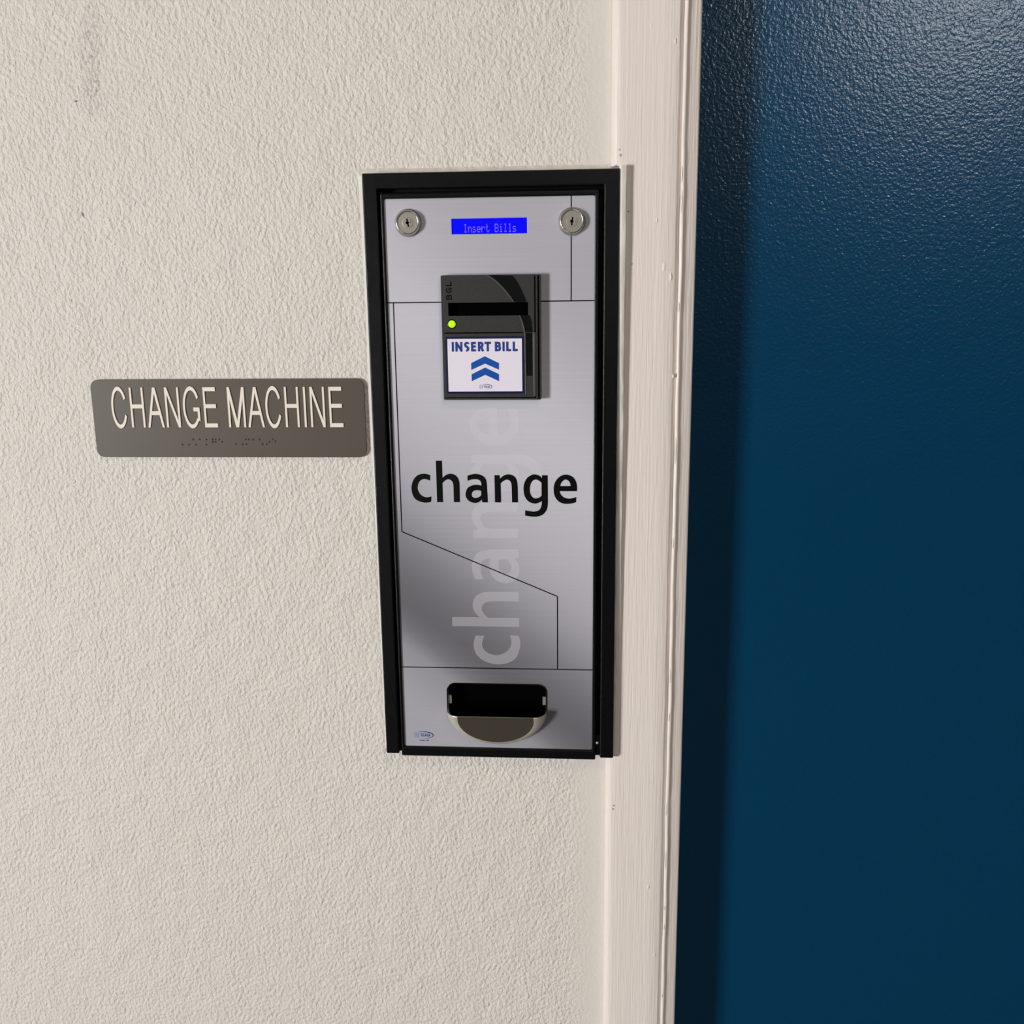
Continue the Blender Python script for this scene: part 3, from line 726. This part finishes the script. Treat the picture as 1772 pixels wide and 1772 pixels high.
# --- coin cup
HCUP = 17.0
b = MB()
NR, NT = 16, 56
vs, fs = [], []
Rz = c_zl - U(860, 1287.5, HP)[1]
for i in range(NT + 1):
    t = math.pi + math.pi * i / NT
    sn = abs(math.sin(t)); rin = 0.75 + 0.105 * sn
    for j in range(NR + 1):
        # flat front, then a wide bevelled rim that falls back to the panel
        if j <= 6: pq, hq = rin * j / 6, 1.0
        else:
            k = (j - 6) / (NR - 6); pq = rin + (1 - rin) * math.sin(k * math.pi / 2) ** (1.05 + 0.55 * sn); hq = abs(math.cos(k * math.pi / 2)) ** (0.9 + 0.6 * sn) * 0.99 + 0.01
        x = cx_ + R_ * pq * math.cos(t); z = c_zl + Rz * pq * math.sin(t)
        vs.append((x, z, HP + 0.2 + HCUP * (1 - 0.72 * pq * abs(math.sin(t))) * hq))
for i in range(NT):
    for j in range(NR):
        fs.append((i * (NR + 1) + j, i * (NR + 1) + j + 1, (i + 1) * (NR + 1) + j + 1, (i + 1) * (NR + 1) + j))
b.add(vs, fs)
b.mi = [1 if (i % NR) >= 6 else 0 for i in range(len(b.f))]
cup = b.build('coin_cup', [MAT['cup'], MAT['rim']], mach, smooth=True, weld=False); cup['label'] = 'chrome coin cup at the bottom of the panel'
for pg in cup.data.polygons:
    pg.use_smooth = pg.index % NR >= 6
sol = cup.modifiers.new('thickness', 'SOLIDIFY'); sol.thickness = 0.0004; sol.offset = -1
# polished lip and upper edge of the opening
b = MB()
lip = [vs[j] for j in range(NR, -1, -1)] + [vs[NT * (NR + 1) + j] for j in range(1, NR + 1)]
b.tube([(x, z + 0.1, h) for x, z, h in lip], 0.3, 8)
b.build('cup_lip', MAT['chrome'], cup, smooth=True)
b = MB()
up = [(c_x0 + 0.4, c_zl, HP + 0.5), (c_x0 + 0.2, c_zl + 8, HP + 0.5)]
path = [(x, z) for x, z in rrect(c_x0 + 0.3, c_zl - 10, c_x1 - 0.3, c_z1, 7.5) if z > c_zl - 1]
b.tube([(c_x1 - 0.3, c_zl, HP + 0.3)] + [(x, z, HP + 0.3) for x, z in path] + [(c_x0 + 0.3, c_zl, HP + 0.3)], 0.6, 8)
b.build('opening_edge', MAT['gloss'], cup, smooth=True)
for sx, x in ((1, c_x0 + 0.9), (-1, c_x1 - 0.9)):
    b = MB(); b.box(min(x, x + sx * 3.0), c_zl + 5, max(x, x + sx * 3.0), c_zl + 13, HP - 3.2, HP - 1.2)
    b.build('side_tab', MAT['dull'], cup)
b = MB()   # dark lined chute behind the opening
b.prism([rect(c_x0 - 1, c_zl - 30, c_x1 + 1, c_z1 + 1)], None, -2.5)
b.build('coin_chute', MAT['hole'], cup)

# ------------------------------------------------------------------ wall sign
HS = 3.2
g_l = avg(U(157, 700, HS)[0], U(163, 770, HS)[0]); g_l = avg(U(158.0, 680, HS)[0], U(166.0, 770, HS)[0]); g_r = avg(U(629.6, 675, HS)[0], U(633.8, 770, HS)[0])
g_t = avg(U(200, 657.5, HS)[1], U(600, 655, HS)[1]); g_b = avg(U(200, 792, HS)[1], U(600, 790.5, HS)[1])
sign = thing('wall_sign', 'brown-grey plastic sign with raised cream words CHANGE MACHINE and braille on the wall', 'sign', (g_l + g_r) / 2, g_b, 0.3)
b = MB(); b.prism([rrect(g_l, g_b, g_r, g_t, 7.0, 8)], 0.25, HS, back=True)
b.build('plate', MAT['signplate'], sign, bevel=0.35)
HL = HS + 0.8
za = lambda x, y: U(180 + x / 8.055, 660 + y / 8.058, HL)
zb2 = lambda x, y: U(380 + x / 6.815, 660 + y / 6.815, HL)
cap0 = avg(za(900, 644)[1], zb2(1300, 538)[1]); cap1 = avg(za(700, 90)[1], zb2(700, 62)[1])
SX, SY = 1.75, 3.55
b = MB()
LAY = [0]
def poly(pts):
    LAY[0] += 1; b.prism([pts], HS - 0.1, HL + 0.012 * (LAY[0] % 6))
def quad_stem(x0, x1, zz0=cap0, zz1=cap1): poly(rect(x0, zz0, x1, zz1))
def bar(x0, x1, z): poly(rect(x0, z - SY / 2, x1, z + SY / 2))
def arc_letter(x0, x1, t0, t1, extra=None):
    a = (x1 - x0) / 2; cx = (x0 + x1) / 2; ov = 0.9; bb = (cap1 - cap0) / 2 + ov; cz = (cap0 + cap1) / 2
    o, i_ = [], []
    n = 44
    for k in range(n + 1):
        t = math.radians(t0 + (t1 - t0) * k / n)
        o.append((cx + a * math.cos(t), cz + bb * math.sin(t))); i_.append((cx + (a - SX) * math.cos(t), cz + (bb - SY) * math.sin(t)))
    poly(o + i_[::-1])
    return cx, cz, a, bb
H_ = cap1 - cap0
def sgn(ch, x0, x1):
    if ch == 'C': arc_letter(x0, x1 + 0.3, 26, 336)
    if ch == 'G':
        cx, cz, a, bb = arc_letter(x0, x1 + 0.2, 28, 318)
        poly(rect(x1 - SX * 1.15, cap0 + H_ * 0.16, x1, cap0 + H_ * 0.5)); poly(rect(x1 - 5.8, cap0 + H_ * 0.5 - SY, x1, cap0 + H_ * 0.5))
        t = math.radians(-42)
        xo, zo = cx + a * math.cos(t), cz + bb * math.sin(t); xi, zi = cx + (a - SX) * math.cos(t), cz + (bb - SY) * math.sin(t)
        poly([(xi, zi), (xo, zo), (x1, cap0 + H_ * 0.2), (x1 - SX * 1.15, cap0 + H_ * 0.24)])
    if ch == 'H': quad_stem(x0, x0 + SX); quad_stem(x1 - SX, x1); bar(x0 + SX * .5, x1 - SX * .5, cap0 + H_ * 0.53)
    if ch == 'I': quad_stem(x0, x1)
    if ch == 'E':
        quad_stem(x0, x0 + SX); poly(rect(x0 + .2, cap1 - SY, x1 - 0.5, cap1)); bar(x0 + .2, x1 - 0.6, cap0 + H_ * 0.53); poly(rect(x0 + .2, cap0, x1, cap0 + SY))
    if ch == 'A':
        c = (x0 + x1) / 2; k = SX * 1.06
        poly([(x0, cap0), (x0 + k, cap0), (c + k * .5, cap1), (c - k * .62, cap1)]); poly([(x1 - k, cap0), (x1, cap0), (c + k * .62, cap1), (c - k * .5, cap1)])
        f = 0.36; xa = x0 + (c - x0) * f; xb = x1 + (c - x1) * f; bar(xa + .6, xb - .6, cap0 + H_ * f)
    if ch == 'N':
        quad_stem(x0, x0 + SX); quad_stem(x1 - SX, x1); k = SX * 1.15
        poly([(x0, cap1), (x1 - k, cap0), (x1, cap0), (x0 + k, cap1)])
    if ch == 'M':
        quad_stem(x0, x0 + SX); quad_stem(x1 - SX, x1); c = (x0 + x1) / 2; k = SX * 0.75
        poly([(x0, cap1), (c - k, cap0), (c + k * .8, cap0), (x0 + SX * 1.25, cap1)]); poly([(x1, cap1), (c + k, cap0), (c - k * .8, cap0), (x1 - SX * 1.25, cap1)])
for ch, fn, a, c in (('C', za, (98, 300), (328, 520)), ('H', za, (395, 645), (583, 645)), ('A', za, (622, 645), (848, 645)), ('N', za, (882, 645), (1075, 640)),
                     ('G', za, (1097, 300), (1346, 560)), ('E', za, (1412, 640), (1592, 640)), ('M', zb2, (115, 543), (314, 543)), ('A', zb2, (343, 543), (535, 543)),
                     ('C', zb2, (535, 220), (730, 420)), ('H', zb2, (785, 540), (947, 540)), ('I', zb2, (1007, 540), (1030, 540)), ('N', zb2, (1083, 540), (1252, 540)), ('E', zb2, (1305, 538), (1462, 538))):
    sgn(ch, fn(*a)[0], fn(*c)[0])
b.build('raised_letters', MAT['signletter'], sign, weld=False)
b = MB()
for x, y in ((135, 217), (235, 217), (340, 217), (500, 217), (295, 138), (395, 138), (500, 138), (595, 138), (640, 138), (700, 138), (595, 175), (640, 175), (740, 172),
             (950, 210), (1055, 212), (1115, 212), (1105, 138), (1150, 138), (1215, 138), (1315, 138), (1360, 212), (1425, 212), (1465, 172), (1515, 135), (1560, 168)):
    cx, cz = U(300 + x / 8.86, 745 + y / 8.85, HS + 0.5)
    b.lathe(cx, cz, [(0.85, HS - 0.05), (0.75, HS + 0.4), (0.45, HS + 0.7), (0.01, HS + 0.8)], 12)
b.build('braille', MAT['signplate'], sign, smooth=True, weld=False)
